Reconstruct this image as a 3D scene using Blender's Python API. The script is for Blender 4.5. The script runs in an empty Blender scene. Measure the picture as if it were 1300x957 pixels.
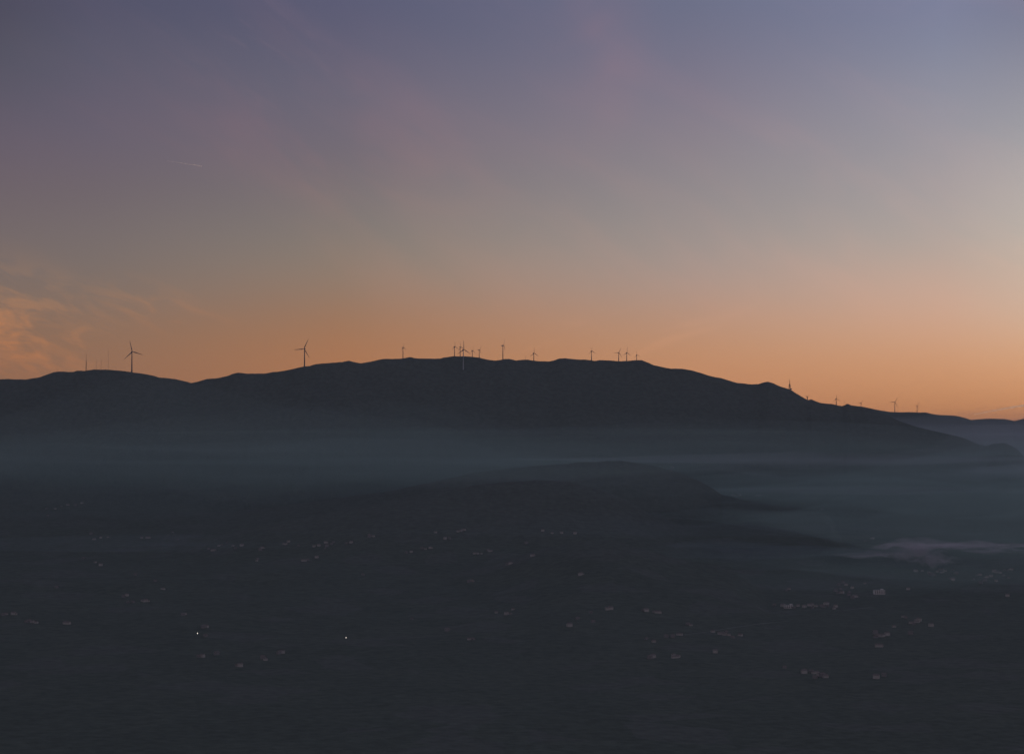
import bpy, bmesh, math, random
import numpy as np
from mathutils import Vector, Matrix
from mathutils.bvhtree import BVHTree

R = math.radians
random.seed(7)
rng = np.random.default_rng(11)
scene = bpy.context.scene
col = scene.collection

# ------------------------------------------------------------------ camera
F, CX, CY = 2400.0, 650.0, 478.5           # focal length and centre in photo pixels (1300 wide)
PITCH = R(1.945)
CS, SN = math.cos(PITCH), math.sin(PITCH)
CAMZ = 330.0
cam_d = bpy.data.cameras.new('camera')
cam = bpy.data.objects.new('camera', cam_d)
col.objects.link(cam)
cam.location = (0, 0, CAMZ)
cam.rotation_euler = (R(90) + PITCH, 0, 0)
cam_d.sensor_width = 36.0
cam_d.lens = 36.0 * F / 1300.0
cam_d.clip_start = 1.0
cam_d.clip_end = 300000.0
scene.camera = cam


def A(px, py=500.0):                        # bearing x/y of a point seen at px
    v = (CY - py) / F
    return ((px - CX) / F) / (CS - v * SN)


def E(py):                                  # rise z/y of a point seen at py
    v = (CY - py) / F
    return (SN + v * CS) / (CS - v * SN)


def at(px, py, d):
    return Vector((A(px, py) * d, d, CAMZ + E(py) * d))


# ------------------------------------------------------------------ helpers
def tag(o, label=None, cat=None, group=None, kind=None):
    if label: o['label'] = label
    if cat: o['category'] = cat
    if group: o['group'] = group
    if kind: o['kind'] = kind
    return o


def link(name, me, mats=(), parent=None, loc=None):
    o = bpy.data.objects.new(name, me)
    col.objects.link(o)
    if me is not None:
        for m in (mats if isinstance(mats, (list, tuple)) else [mats]):
            if m.name not in [x.name for x in me.materials if x]:
                me.materials.append(m)
    if parent is not None: o.parent = parent
    if loc is not None: o.location = loc
    return o


def empty(name, loc, rz=0.0):
    o = bpy.data.objects.new(name, None)
    o.empty_display_size = 5
    col.objects.link(o)
    o.location = loc
    o.rotation_euler = (0, 0, rz)
    return o


def mesh_of(bm, name, smooth=False):
    me = bpy.data.meshes.new(name)
    bm.normal_update()
    bm.to_mesh(me)
    bm.free()
    if smooth:
        for p in me.polygons: p.use_smooth = True
    return me


def ring_tube(bm, pts, radii, n=10, cap=True):
    """A tube through pts with the given radii."""
    rings = []
    for i, p in enumerate(pts):
        p = Vector(p)
        a = Vector(pts[max(0, i - 1)]); b = Vector(pts[min(len(pts) - 1, i + 1)])
        t = (b - a).normalized()
        up = Vector((0, 0, 1)) if abs(t.z) < 0.9 else Vector((1, 0, 0))
        s = t.cross(up).normalized(); w = s.cross(t).normalized()
        r = radii[i] if isinstance(radii, (list, tuple)) else radii
        rings.append([bm.verts.new(p + s * (r * math.cos(k * math.tau / n)) + w * (r * math.sin(k * math.tau / n))) for k in range(n)])
    for q in range(len(rings) - 1):
        for k in range(n):
            bm.faces.new((rings[q][k], rings[q][(k + 1) % n], rings[q + 1][(k + 1) % n], rings[q + 1][k]))
    if cap:
        bm.faces.new(list(reversed(rings[0]))); bm.faces.new(rings[-1])
    bmesh.ops.recalc_face_normals(bm, faces=bm.faces[:])


def add_box(bm, c, s, rot=None, bevel=0.0):
    g = bmesh.ops.create_cube(bm, size=1.0)
    vs = g['verts']
    m = Matrix.Translation(c) @ (rot.to_4x4() if rot else Matrix.Identity(4)) @ Matrix.Diagonal((s[0], s[1], s[2], 1))
    bmesh.ops.transform(bm, matrix=m, verts=vs)
    if bevel:
        es = {e for v in vs for e in v.link_edges}
        bmesh.ops.bevel(bm, geom=list(es), offset=bevel, segments=2, affect='EDGES')


def bar(bm, a, b, r, n=6):
    ring_tube(bm, [a, b], [r, r], n)


# ------------------------------------------------------------------ materials
def new_mat(name):
    m = bpy.data.materials.new(name)
    m.use_nodes = True
    m.node_tree.nodes.clear()
    return m, m.node_tree


def surf(name, rgb, rough=0.7, var=0.15, scale=0.5, metal=0.0):
    m, nt = new_mat(name)
    out = nt.nodes.new('ShaderNodeOutputMaterial')
    bs = nt.nodes.new('ShaderNodeBsdfPrincipled')
    tc = nt.nodes.new('ShaderNodeTexCoord')
    nz = nt.nodes.new('ShaderNodeTexNoise'); nz.inputs['Scale'].default_value = scale; nz.inputs['Detail'].default_value = 6
    mx = nt.nodes.new('ShaderNodeMix'); mx.data_type = 'RGBA'
    mx.inputs[6].default_value = (*[c * (1 - var) for c in rgb], 1)
    mx.inputs[7].default_value = (*[min(1, c * (1 + var)) for c in rgb], 1)
    nt.links.new(tc.outputs['Object'], nz.inputs['Vector'])
    nt.links.new(nz.outputs['Fac'], mx.inputs[0])
    nt.links.new(mx.outputs[2], bs.inputs['Base Color'])
    bs.inputs['Roughness'].default_value = rough
    bs.inputs['Metallic'].default_value = metal
    bs.inputs['Specular IOR Level'].default_value = 0.2
    nt.links.new(bs.outputs[0], out.inputs['Surface'])
    return m


def volume(name, density, rgb, aniso=0.0, noise=None):
    m, nt = new_mat(name)
    out = nt.nodes.new('ShaderNodeOutputMaterial')
    v = nt.nodes.new('ShaderNodeVolumePrincipled')
    v.inputs['Color'].default_value = (*rgb, 1)
    v.inputs['Density'].default_value = density
    v.inputs['Anisotropy'].default_value = aniso
    if noise:
        scl, lo, hi = noise
        tc = nt.nodes.new('ShaderNodeTexCoord')
        mp = nt.nodes.new('ShaderNodeMapping'); mp.inputs['Scale'].default_value = scl
        nz = nt.nodes.new('ShaderNodeTexNoise'); nz.inputs['Scale'].default_value = 1.0
        nz.inputs['Detail'].default_value = 4
        mr = nt.nodes.new('ShaderNodeMapRange')
        mr.inputs['From Min'].default_value = lo; mr.inputs['From Max'].default_value = hi
        mr.inputs['To Max'].default_value = density
        nt.links.new(tc.outputs['Object'], mp.inputs[0])
        nt.links.new(mp.outputs[0], nz.inputs['Vector'])
        nt.links.new(nz.outputs['Fac'], mr.inputs['Value'])
        nt.links.new(mr.outputs[0], v.inputs['Density'])
    nt.links.new(v.outputs[0], out.inputs['Volume'])
    return m


def ground_material():
    """Scrub, meadow and field soil: irregular plots in the valley, heath on the slopes."""
    m, nt = new_mat('ground')
    N, L = nt.nodes.new, nt.links.new
    out = N('ShaderNodeOutputMaterial'); bs = N('ShaderNodeBsdfPrincipled')
    geo = N('ShaderNodeNewGeometry')
    warp = N('ShaderNodeTexNoise'); warp.inputs['Scale'].default_value = 0.006; warp.inputs['Detail'].default_value = 3
    mw = N('ShaderNodeVectorMath'); mw.operation = 'MULTIPLY_ADD'
    mw.inputs[1].default_value = (90, 90, 0)
    L(geo.outputs['Position'], warp.inputs['Vector'])
    L(warp.outputs['Color'], mw.inputs[0]); L(geo.outputs['Position'], mw.inputs[2])
    vo = N('ShaderNodeTexVoronoi'); vo.inputs['Scale'].default_value = 0.011
    L(mw.outputs[0], vo.inputs['Vector'])
    rp = N('ShaderNodeValToRGB')
    sep = N('ShaderNodeSeparateColor'); L(vo.outputs['Color'], sep.inputs[0])
    L(sep.outputs[0], rp.inputs[0])
    cols = [(0, (.104, .119, .094)), (.35, (.112, .127, .100)), (.6, (.121, .131, .110)), (.8, (.108, .124, .098)), (1, (.128, .138, .117))]
    while len(rp.color_ramp.elements) < len(cols): rp.color_ramp.elements.new(.5)
    for e, (p, c) in zip(rp.color_ramp.elements, cols): e.position = p; e.color = (*c, 1)
    rp.color_ramp.interpolation = 'CONSTANT'
    big = N('ShaderNodeTexNoise'); big.inputs['Scale'].default_value = 0.0022; big.inputs['Detail'].default_value = 9
    big.inputs['Roughness'].default_value = 0.62
    L(geo.outputs['Position'], big.inputs['Vector'])
    heath = N('ShaderNodeMix'); heath.data_type = 'RGBA'
    heath.inputs[6].default_value = (.098, .112, .094, 1); heath.inputs[7].default_value = (.128, .138, .116, 1)
    L(big.outputs['Fac'], heath.inputs[0])
    sepz = N('ShaderNodeSeparateXYZ'); L(geo.outputs['Position'], sepz.inputs[0])
    hz = N('ShaderNodeMapRange'); hz.inputs['From Min'].default_value = 60; hz.inputs['From Max'].default_value = 150
    L(sepz.outputs['Z'], hz.inputs['Value'])
    mix = N('ShaderNodeMix'); mix.data_type = 'RGBA'
    L(hz.outputs[0], mix.inputs[0]); L(rp.outputs[0], mix.inputs[6]); L(heath.outputs[2], mix.inputs[7])
    fine = N('ShaderNodeTexNoise'); fine.inputs['Scale'].default_value = 0.06; fine.inputs['Detail'].default_value = 6
    L(geo.outputs['Position'], fine.inputs['Vector'])
    fr = N('ShaderNodeMapRange'); fr.inputs['From Min'].default_value = .3; fr.inputs['From Max'].default_value = .7
    fr.inputs['To Min'].default_value = .82; fr.inputs['To Max'].default_value = 1.18
    L(fine.outputs['Fac'], fr.inputs['Value'])
    ml = N('ShaderNodeVectorMath'); ml.operation = 'SCALE'
    L(mix.outputs[2], ml.inputs[0]); L(fr.outputs[0], ml.inputs['Scale'])
    L(ml.outputs[0], bs.inputs['Base Color'])
    # crowns of scrub and woods as relief
    can = N('ShaderNodeTexNoise'); can.inputs['Scale'].default_value = 0.11; can.inputs['Detail'].default_value = 3
    L(geo.outputs['Position'], can.inputs['Vector'])
    bp = N('ShaderNodeBump'); bp.inputs['Distance'].default_value = 5.0; bp.inputs['Strength'].default_value = .7
    L(can.outputs['Fac'], bp.inputs['Height']); L(bp.outputs[0], bs.inputs['Normal'])
    bs.inputs['Roughness'].default_value = 0.95
    bs.inputs['Specular IOR Level'].default_value = 0.1
    L(bs.outputs[0], out.inputs['Surface'])
    return m


M_ground = ground_material()
M_tower = surf('painted_steel', (.17, .17, .18), .5, .06, .2)
M_blade = surf('blade_gelcoat', (.17, .17, .18), .4, .05, .2)
M_nacelle = surf('nacelle_shell', (.15, .15, .16), .5, .08, .5)
M_galv = surf('galvanised_steel', (.16, .16, .17), .6, .15, 2.0)
M_dark = surf('dark_steel', (.08, .08, .085), .6, .15, 2.0)
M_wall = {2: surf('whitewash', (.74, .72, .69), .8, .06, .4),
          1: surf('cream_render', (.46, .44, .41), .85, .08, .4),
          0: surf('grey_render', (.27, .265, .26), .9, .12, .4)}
M_roof = surf('clay_tiles', (.205, .18, .168), .85, .25, 1.5)
M_chim = surf('chimney_brick', (.26, .19, .15), .9, .2, 3.0)
M_pane = surf('window_glass', (.04, .045, .05), .15, .1, 1.0)
M_slab = surf('concrete', (.36, .36, .35), .9, .12, 1.0)

# ------------------------------------------------------------------ terrain
def vnoise(x, y, seed):
    xi = np.floor(x).astype(np.int64); yi = np.floor(y).astype(np.int64)
    xf = x - xi; yf = y - yi
    u = xf * xf * xf * (xf * (xf * 6 - 15) + 10); v = yf * yf * yf * (yf * (yf * 6 - 15) + 10)
    def h(i, j):
        n = (i * 374761393 + j * 668265263 + seed * 1442695041) & 0xFFFFFFFF
        n = ((n ^ (n >> 13)) * 1274126177) & 0xFFFFFFFF
        n = n ^ (n >> 16)
        return (n & 0xFFFF) / 65535.0
    a, b, c, d = h(xi, yi), h(xi + 1, yi), h(xi, yi + 1), h(xi + 1, yi + 1)
    return (a + (b - a) * u) + ((c + (d - c) * u) - (a + (b - a) * u)) * v


def fbm(x, y, scale, seed, octv=5):
    s = 0.0; amp = 0.5; f = 1.0 / scale
    for k in range(octv):
        s = s + amp * (vnoise(x * f + 17.3 * k, y * f - 9.1 * k, seed + k) - 0.5)
        amp *= 0.5; f *= 2.03
    return s


CREST = """-700:540 -500:520 -350:506 -200:492 -100:484 -40:481.8 0:481.5 10:481.3 25:481.5 32:482 40:480.5 50:479 60:475.5 68:472.5 75:471.5 85:472.3 94:472 97:470.7
103:470.5 106:471 112:470 120:469.2 130:469 140:469.4 150:470.5 167:472.2 180:474.2 195:477 202:479 215:480.2 222:481 230:482.8 238:485 242:486.2 248:485.2
262:481.3 280:479.5 288:477.7 295:474.5 302:473 310:473.7 315:474.3 335:474.2 347:472 352:471.7 365:469.8 375:467.8 386:465.2 393:464.5 400:462.3 405:461.7
420:460.7 435:459.5 443:457.8 450:459.7 457:461.2 465:460.2 480:456.8 487:455.6 500:455.7 510:455.1 517:454 521:453.2 525:454.5 530:455.1 545:455.3 560:455.1
563:454.1 570:453 575:452.2 590:452.2 600:453.2 608:453.7 614:455.2 622:457.2 628:457.7 635:457.2 640:455.8 646:455.5 655:457.6 663:456.9 670:456.5 675:457.6
685:458.6 697:459 703:457.6 710:454.9 718:454.7 728:456 740:456.4 750:457.1 755:458 762:457.3 775:457.6 785:458.5 797:458.2 805:457.3 815:457.3 818:458.5
830:463.5 845:466.7 852:468 862:468 870:468.5 878:470 890:473.5 900:477 910:479 915:479.7 925:483 935:486 945:486.9 955:487.8 963:487.6 970:485.2 975:484.3
982:486.5 988:489.5 995:492 1002:494 1006:496 1010:499 1017:503 1022:506 1026:508 1030:506.6 1034:508.6 1042:511.5 1050:512.3 1056:512.8 1060:513.5 1063:514.5
1070:515.5 1073:514 1076:512.3 1080:514.5 1085:515.1 1095:515.8 1105:518 1115:522 1127:527.7 1146:536 1165:542 1194:549 1217:553.6 1233:560 1242:564 1252:566
1261:563 1275:562 1285:566 1292:571 1300:579 1340:596 1400:612 1500:632 1800:645 2100:650"""
FAR = """-700:620 900:600 1000:545 1060:522 1080:516.5 1090:515.6 1100:517 1110:519 1120:521 1130:522.3 1140:522.6 1155:522.6 1165:523 1175:523 1183:525 1190:526 1200:526.5
1210:527 1218:528 1225:530 1233:532.6 1240:532.1 1250:531.1 1263:531 1275:531.6 1283:532.6 1287:534 1292:532.6 1300:530.6 1330:528 1380:526 1450:533 1600:540 2100:556"""
SPUR_A = "300:650 500:622 600:600 650:594 700:589.5 745:586 790:584.5 831:591 858:598 885:609 901:617 917:628 952:636 992:643.5 1019:646.5 1041:649 1054:657 1066:672 1085:690 1140:702 2100:720"
SPUR_B = "200:690 420:650 540:625 620:613 680:608.5 725:612 765:621 795:634 826:652 850:661 875:672 920:690 1000:712 2100:740"
SPUR_C = "300:740 560:728 640:712 690:696 740:686 775:685 798:690 822:698 849:706 880:713 922:724 964:741 1000:760 1060:790 2100:860"
SPUR_D = "-700:730 -100:714 0:716 90:724 160:727 300:722 420:717 520:721 610:728 700:738 800:752 2100:860"


def prof(s):
    p = [tuple(map(float, t.split(':'))) for t in s.split()]
    px = np.array([q[0] for q in p]); py = np.array([q[1] for q in p])
    return np.array([A(x, y) for x, y in p]), np.array([E(y) for y in py])


P_MAIN, P_FAR = prof(CREST), prof(FAR)
P_SP = [(prof(SPUR_A), 5600.0, 800.0, 520.0), (prof(SPUR_B), 5050.0, 700.0, 400.0),
        (prof(SPUR_C), 4200.0, 900.0, 480.0), (prof(SPUR_D), 4250.0, 1100.0, 500.0)]
BD = np.array([0, 3500, 4300, 5000, 5600, 6500, 7500, 9000, 12000, 60000.])
BZ = np.array([0, 4, 18, 46, 84, 140, 170, 150, 60, 0.])


def height(a, d):
    """Ground height at bearing a = x/y and distance d = y."""
    x = a * d
    base = np.interp(d, BD, BZ)
    base = base + 26 * fbm(x, d, 1500, 3, 3) * np.clip((d - 900) / 1200, 0, 1) + 9 * fbm(x, d, 330, 9, 4)
    # the hill the photograph was taken from
    home = 328.3 * np.clip(1 - d / 1050.0, 0, 1) ** 1.55 - 0.0 * x
    h = np.maximum(base, home)
    # main mountain
    dm = 7080 + 160 * np.sin(a * 9.0 + 0.6)
    e = np.interp(a, *P_MAIN)
    zc = CAMZ + e * dm
    t = (dm - d) / 1500.0
    front = np.clip(1 - t, 0, 1) ** 2.0
    hf = base + (zc - base) * front
    gul = np.abs(fbm(x * 1.0 + 0.25 * d, d * 0.35, 620, 21, 5))
    rough = np.clip(t * 5, 0, 1) * np.clip((1 - t) * 2.5, 0, 1)
    hf = hf + rough * (80 * (gul - 0.12) + 22 * fbm(x, d, 180, 5, 4))
    fall = np.where(a > A(1088), 0.16, 0.013)
    hb = CAMZ + e * d - fall * (d - dm)
    hb = np.where(d > dm + 2000, hb - 0.12 * (d - dm - 2000), hb)
    hm = np.where(d <= dm, hf, hb)
    h = np.maximum(h, np.maximum(hm, -2.0))
    # the far ridge on the right
    df = 10400.0
    ef = np.interp(a, *P_FAR)
    zf = CAMZ + ef * df
    tf = (df - d) / 2400.0
    hf2 = np.where(d <= df, base + (zf - base) * np.clip(1 - tf, 0, 1) ** 1.5 + np.clip(tf * 5, 0, 1) * np.clip(1 - tf, 0, 1) * 110 * (np.abs(fbm(x, d * .4, 700, 33, 4)) - .12),
                   CAMZ + ef * d - 0.10 * (d - df))
    h = np.maximum(h, hf2)
    # spurs running down into the valley
    for k, (p, ds0, wf, wb) in enumerate(P_SP):
        ds = ds0 + 90 * np.sin(a * 21 + k)
        es = np.interp(a, *p)
        zs = CAMZ + es * ds
        ts = np.where(d <= ds, (ds - d) / wf, (d - ds) / wb)
        g = np.exp(-1.9 * ts ** 1.25)
        hs = base + (zs - base) * g + np.clip(ts * 4, 0, 1) * np.exp(-ts) * 34 * fbm(x, d, 260, 40 + k, 4)
        lift = np.clip((zs - base) / 20.0, 0, 1)
        hs = base + (hs - base) * lift
        h = np.maximum(h, hs)
    # scrub and rock along the skylines, under a pixel or two
    h = h + np.clip((d - 3000) / 3000, 0, 1) * (3.2 * fbm(x, d, 26, 61, 3))
    return h


def crest_d(px):
    return 7080 + 160 * math.sin(A(px) * 9.0 + 0.6)


def build_terrain():
    pxs = np.concatenate([np.linspace(-900, -80, 60, endpoint=False), np.arange(-80, 1380, 1.9), np.linspace(1380, 2200, 60)])
    av = (pxs - CX) / F
    dv = np.concatenate([[6, 20, 40, 70], np.arange(100, 1800, 50), np.arange(1800, 6700, 20), np.arange(6700, 7500, 10),
                         np.arange(7500, 11200, 40), np.arange(11200, 16000, 300), np.arange(16000, 60001, 4000)])
    AA, DD = np.meshgrid(av, dv)
    HH = height(AA, DD)
    co = np.stack([AA * DD, DD, HH], -1).reshape(-1, 3)
    nr, nc = AA.shape
    i = np.arange(nr * nc).reshape(nr, nc)
    q = np.stack([i[:-1, :-1], i[:-1, 1:], i[1:, 1:], i[1:, :-1]], -1).reshape(-1, 4)
    me = bpy.data.meshes.new('terrain')
    me.vertices.add(len(co)); me.vertices.foreach_set('co', co.astype(np.float32).ravel())
    me.loops.add(q.size); me.loops.foreach_set('vertex_index', q.astype(np.int32).ravel())
    me.polygons.add(len(q))
    me.polygons.foreach_set('loop_start', np.arange(0, q.size, 4, dtype=np.int32))
    me.polygons.foreach_set('loop_total', np.full(len(q), 4, dtype=np.int32))
    me.polygons.foreach_set('use_smooth', np.ones(len(q), dtype=bool))
    me.update(); me.validate()
    o = link('terrain', me, M_ground)
    tag(o, 'dark mountain ridge, spurs and valley floor at dusk', None, None, 'structure')
    return o, co, q


terrain, TV, TQ = build_terrain()
bvh = BVHTree.FromPolygons([tuple(v) for v in TV.tolist()], TQ.tolist())


def ground_z(x, y):
    hit = bvh.ray_cast(Vector((x, y, 3000)), Vector((0, 0, -1)))
    return hit[0].z if hit[0] else 0.0


def on_ground(px, py):
    """Where the sight line through a photo pixel first meets the ground."""
    hit = bvh.ray_cast(Vector((0, 0, CAMZ)) , at(px, py, 100.0) - Vector((0, 0, CAMZ)))
    return hit[0]


# the plain around and beyond the modelled hills
bm = bmesh.new()
vs = [bm.verts.new((70000 * math.cos(k * math.tau / 96), 70000 * math.sin(k * math.tau / 96), -14)) for k in range(96)]
bm.faces.new(vs)
g = link('ground', mesh_of(bm, 'ground'), M_ground)
tag(g, 'dark plain around the hills', None, None, 'structure')

# ------------------------------------------------------------------ wind turbines
def blade_mesh(Rr):
    bm = bmesh.new()
    st = [(0.0, .036, .036, 0), (.035, .034, .034, 5), (.10, .056, .026, 16), (.20, .084, .020, 14), (.40, .064, .013, 9),
          (.65, .045, .008, 5), (.88, .028, .0045, 2), (1.0, .010, .002, 0)]
    rings = []
    for f, ch, th, tw in st:
        c, s = math.cos(R(tw)), math.sin(R(tw))
        ring = []
        for k in range(12):
            q = k * math.tau / 12
            u = ch * Rr * .54 * math.cos(q) - (ch - .036) * Rr * .18
            v = th * Rr * .62 * math.sin(q)
            ring.append(bm.verts.new((u * c - v * s, u * s + v * c, f * Rr)))
        rings.append(ring)
    for a, b in zip(rings, rings[1:]):
        for k in range(12): bm.faces.new((a[k], a[(k + 1) % 12], b[(k + 1) % 12], b[k]))
    bm.faces.new(list(reversed(rings[0]))); bm.faces.new(rings[-1])
    bmesh.ops.recalc_face_normals(bm, faces=bm.faces[:])
    return mesh_of(bm, 'blade', True)


def tower_mesh(H, k):
    bm = bmesh.new()
    n = 7
    ring_tube(bm, [(0, 0, -3)] + [(0, 0, H * i / n) for i in range(1, n + 1)], [2.25 * k] + [k * (2.2 - 1.0 * i / n) for i in range(1, n + 1)], 20)
    for i in (2, 4):                         # flange joints
        z = H * i / n
        ring_tube(bm, [(0, 0, z - .12), (0, 0, z + .12)], [k * (2.28 - 1.0 * i / n)] * 2, 20)
    add_box(bm, (0, -2.15 * k, 1.4), (1.0, .35, 2.2))     # door hood
    return mesh_of(bm, 'tower')


def nacelle_mesh(k):
    bm = bmesh.new()
    st = [(-3.2, 1.25), (-2.6, 1.75), (-.5, 2.0), (2.5, 1.95), (5.2, 1.6), (6.2, 1.0), (6.5, .3)]
    ring_tube(bm, [(0, y * k, 1.5 * k) for y, r in st], [r * k for y, r in st], 16)
    add_box(bm, (0, 4.2 * k, 3.5 * k), (1.2 * k, .5 * k, .9 * k))
    return mesh_of(bm, 'nacelle', True)


def hub_mesh(k):
    bm = bmesh.new()
    st = [(0, 1.3), (-.9, 1.55), (-1.9, 1.35), (-2.7, .85), (-3.1, .25)]
    ring_tube(bm, [(0, y * k, 0) for y, r in st], [r * k for y, r in st], 16)
    return mesh_of(bm, 'hub', True)


TG = 'wind turbines along the mountain ridge'


def turbine(px, hub_py, rpx, d, rot, yaw, label, tower_mat=None, tk=1.0):
    hubp = at(px, hub_py, d)
    gz = ground_z(hubp.x, hubp.y)
    H = max(12.0, hubp.z - gz - 1.5)
    Rr = rpx / F * d
    k = max(.8, Rr / 36.0) * tk
    root = empty('wind_turbine', (hubp.x, hubp.y, gz), R(yaw))
    tag(root, label, 'wind turbine', TG)
    link('tower', tower_mesh(H, k), tower_mat or M_tower, root)
    link('nacelle', nacelle_mesh(k), M_nacelle, root, (0, 0, H))
    hub = link('hub', hub_mesh(k), M_nacelle, root, (0, -3.1 * k, H + 1.5 * k))
    bme = blade_mesh(Rr)
    for j in range(3):
        b = link('blade', bme, M_blade, hub, (0, -1.3 * k, 0))
        b.rotation_euler = (0, R(rot + 120 * j), 0)
    return root


turbine(167.5, 446.5, 14.5, crest_d(167.5) + 18, -14, 26, 'large wind turbine standing alone on the left hill beside the thin masts')
turbine(386.6, 443.0, 14.0, crest_d(386.6) + 12, 26, -18, 'large lone wind turbine on the slope between left saddle and main summit')
turbine(511.6, 441.0, 7.0, 7700, -2, 62, 'slim lone wind turbine on the left part of the broad summit, by a small knoll')
turbine(577.0, 440.0, 7.5, 7700, -6, 48, 'leftmost wind turbine of the close trio on the summit')
turbine(584.2, 440.6, 7.5, 7850, -16, 50, 'middle wind turbine of the close trio on the summit, blade leaning left')
turbine(588.2, 443.8, 12.0, on_ground(588.2, 469).y, -2, 32, 'wind turbine of the summit trio whose pale tower stands down on the near slope', surf('painted_steel_lit', (.48, .48, .49), .5, .05, .2))  # lit copy of the tower paint: brightness against the slope put into the colour
turbine(599.6, 445.0, 6.5, 8100, 2, 58, 'small wind turbine immediately right of the summit trio')
turbine(608.4, 444.2, 6.5, 8000, 30, 55, 'small wind turbine second to the right of the summit trio')
turbine(638.4, 438.5, 10.0, crest_d(638.4) + 120, 22, 68, 'tall wind turbine at the middle of the summit, its rotor seen nearly edge on')
turbine(677.6, 448.3, 8.0, crest_d(677.6) + 300, -2, 36, 'wind turbine with one blade reaching right, beside the thin pole on the summit')
turbine(750.9, 445.6, 7.0, crest_d(750.9) + 300, -4, 40, 'lone wind turbine on the summit plateau left of the last three')
turbine(785.4, 447.6, 7.5, crest_d(785.4) + 200, 26, 20, 'first of three wind turbines near the right end of the summit, blade leaning right')
turbine(795.6, 447.7, 7.5, crest_d(795.6) + 240, 2, 30, 'second of three wind turbines near the right end of the summit, blade upright')
turbine(808.3, 450.6, 5.5, crest_d(808.3) + 700, -8, 24, 'shortest wind turbine, last before the summit drops off to the right')
turbine(1061.6, 506.3, 6.5, crest_d(1061.6) + 12, -1, 20, 'small wind turbine on the right shoulder just left of the rocky bump')
turbine(1024.8, 503.6, 4.0, crest_d(1024.8) + 260, 58, 15, 'tiny wind turbine half hidden behind the steep right flank below the mast')
turbine(1093.0, 511.6, 4.6, 10700, 30, 20, 'tiny faint wind turbine whose rotor only just clears the right shoulder')
turbine(1135.9, 510.4, 7.5, 10380, 30, 12, 'pale wind turbine on the far right ridge, the taller of the two there')
turbine(1164.2, 514.8, 5.8, 10420, 36, 40, 'small pale wind turbine on the far right ridge, the rightmost of all')

# ------------------------------------------------------------------ masts on the skyline
def lattice(H, w0, w1, r):
    bm = bmesh.new()
    n = max(4, int(H / 5))
    def c(i, k):
        w = w0 + (w1 - w0) * i / n
        q = k * math.tau / 3 + .3
        return Vector((w * math.cos(q), w * math.sin(q), H * i / n - (1.5 if i == 0 else 0)))
    for k in range(3):
        bar(bm, c(0, k), c(n, k), r)
        for i in range(n):
            bar(bm, c(i, k), c(i + 1, (k + 1) % 3), r * .55, 4)
            bar(bm, c(i, k), c(i, (k + 1) % 3), r * .55, 4)
    return mesh_of(bm, 'lattice')


def mast(px, base_py, top_py, d, kind, label):
    x = A(px, base_py) * d
    gz = ground_z(x, d)
    H = CAMZ + E(top_py) * d - gz
    root = empty('radio_mast' if kind != 'met' else 'measuring_mast', (x, d, gz), R(20))
    tag(root, label, 'mast')
    if kind == 'lattice':
        h1 = H * .6
        link('lattice_tower', lattice(h1, 2.6, .9, .32), M_dark, root)
        bm = bmesh.new(); bar(bm, (0, 0, h1 - 1), (0, 0, H), .32, 8)
        for z in (.72, .84): bar(bm, (-1.3, 0, H * z), (1.3, 0, H * z), .14)
        link('antenna', mesh_of(bm, 'antenna'), M_dark, root)
    elif kind == 'relay':
        h1 = H * .5
        link('lattice_tower', lattice(h1, 4.2, 2.2, .7), M_dark, root)
        bm = bmesh.new(); ring_tube(bm, [(0, 0, h1 - .3), (0, 0, h1 + .3)], [2.9, 2.9], 16)
        link('platform', mesh_of(bm, 'platform'), M_dark, root)
        for q, z in ((0.4, .32), (2.6, .40)):
            bm = bmesh.new()
            st = [(0, 1.3), (-.35, 1.1), (-.6, .5)]
            ring_tube(bm, [(0, -y, 0) for y, rr in st], [rr for y, rr in st], 14)
            ds = link('dish', mesh_of(bm, 'dish'), M_galv, root, (2.7 * math.cos(q), -2.7 * abs(math.sin(q)), H * z))
        bm = bmesh.new(); ring_tube(bm, [(0, 0, h1), (0, 0, H * .8), (0, 0, H)], [1.1, .8, .3], 10)
        link('antenna', mesh_of(bm, 'antenna'), M_dark, root)
        bm = bmesh.new(); add_box(bm, (6, 1, 1.2), (6, 4, 4.4), bevel=.1); add_box(bm, (6, 1, 3.5), (6.6, 4.6, .3))
        link('equipment_hut', mesh_of(bm, 'hut'), M_slab, root)
    else:
        bm = bmesh.new(); ring_tube(bm, [(0, 0, -1), (0, 0, H * .6), (0, 0, H)], [.30, .24, .16], 8)
        link('pole', mesh_of(bm, 'pole'), M_galv, root)
        bm = bmesh.new()
        for k in range(3):
            q = k * math.tau / 3
            gx, gy = .42 * H * math.cos(q), .42 * H * math.sin(q)
            dz = ground_z(x + gx * math.cos(R(20)) - gy * math.sin(R(20)), d + gx * math.sin(R(20)) + gy * math.cos(R(20))) - gz
            for z in (.55, .92): bar(bm, (gx, gy, dz), (0, 0, H * z), .035, 4)
        link('guy_wires', mesh_of(bm, 'guys'), M_galv, root)
        bm = bmesh.new()
        bar(bm, (-1.6, 0, H * .96), (1.6, 0, H * .96), .08, 5)
        link('sensor_arm', mesh_of(bm, 'arms'), M_galv, root)
    return root


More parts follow.
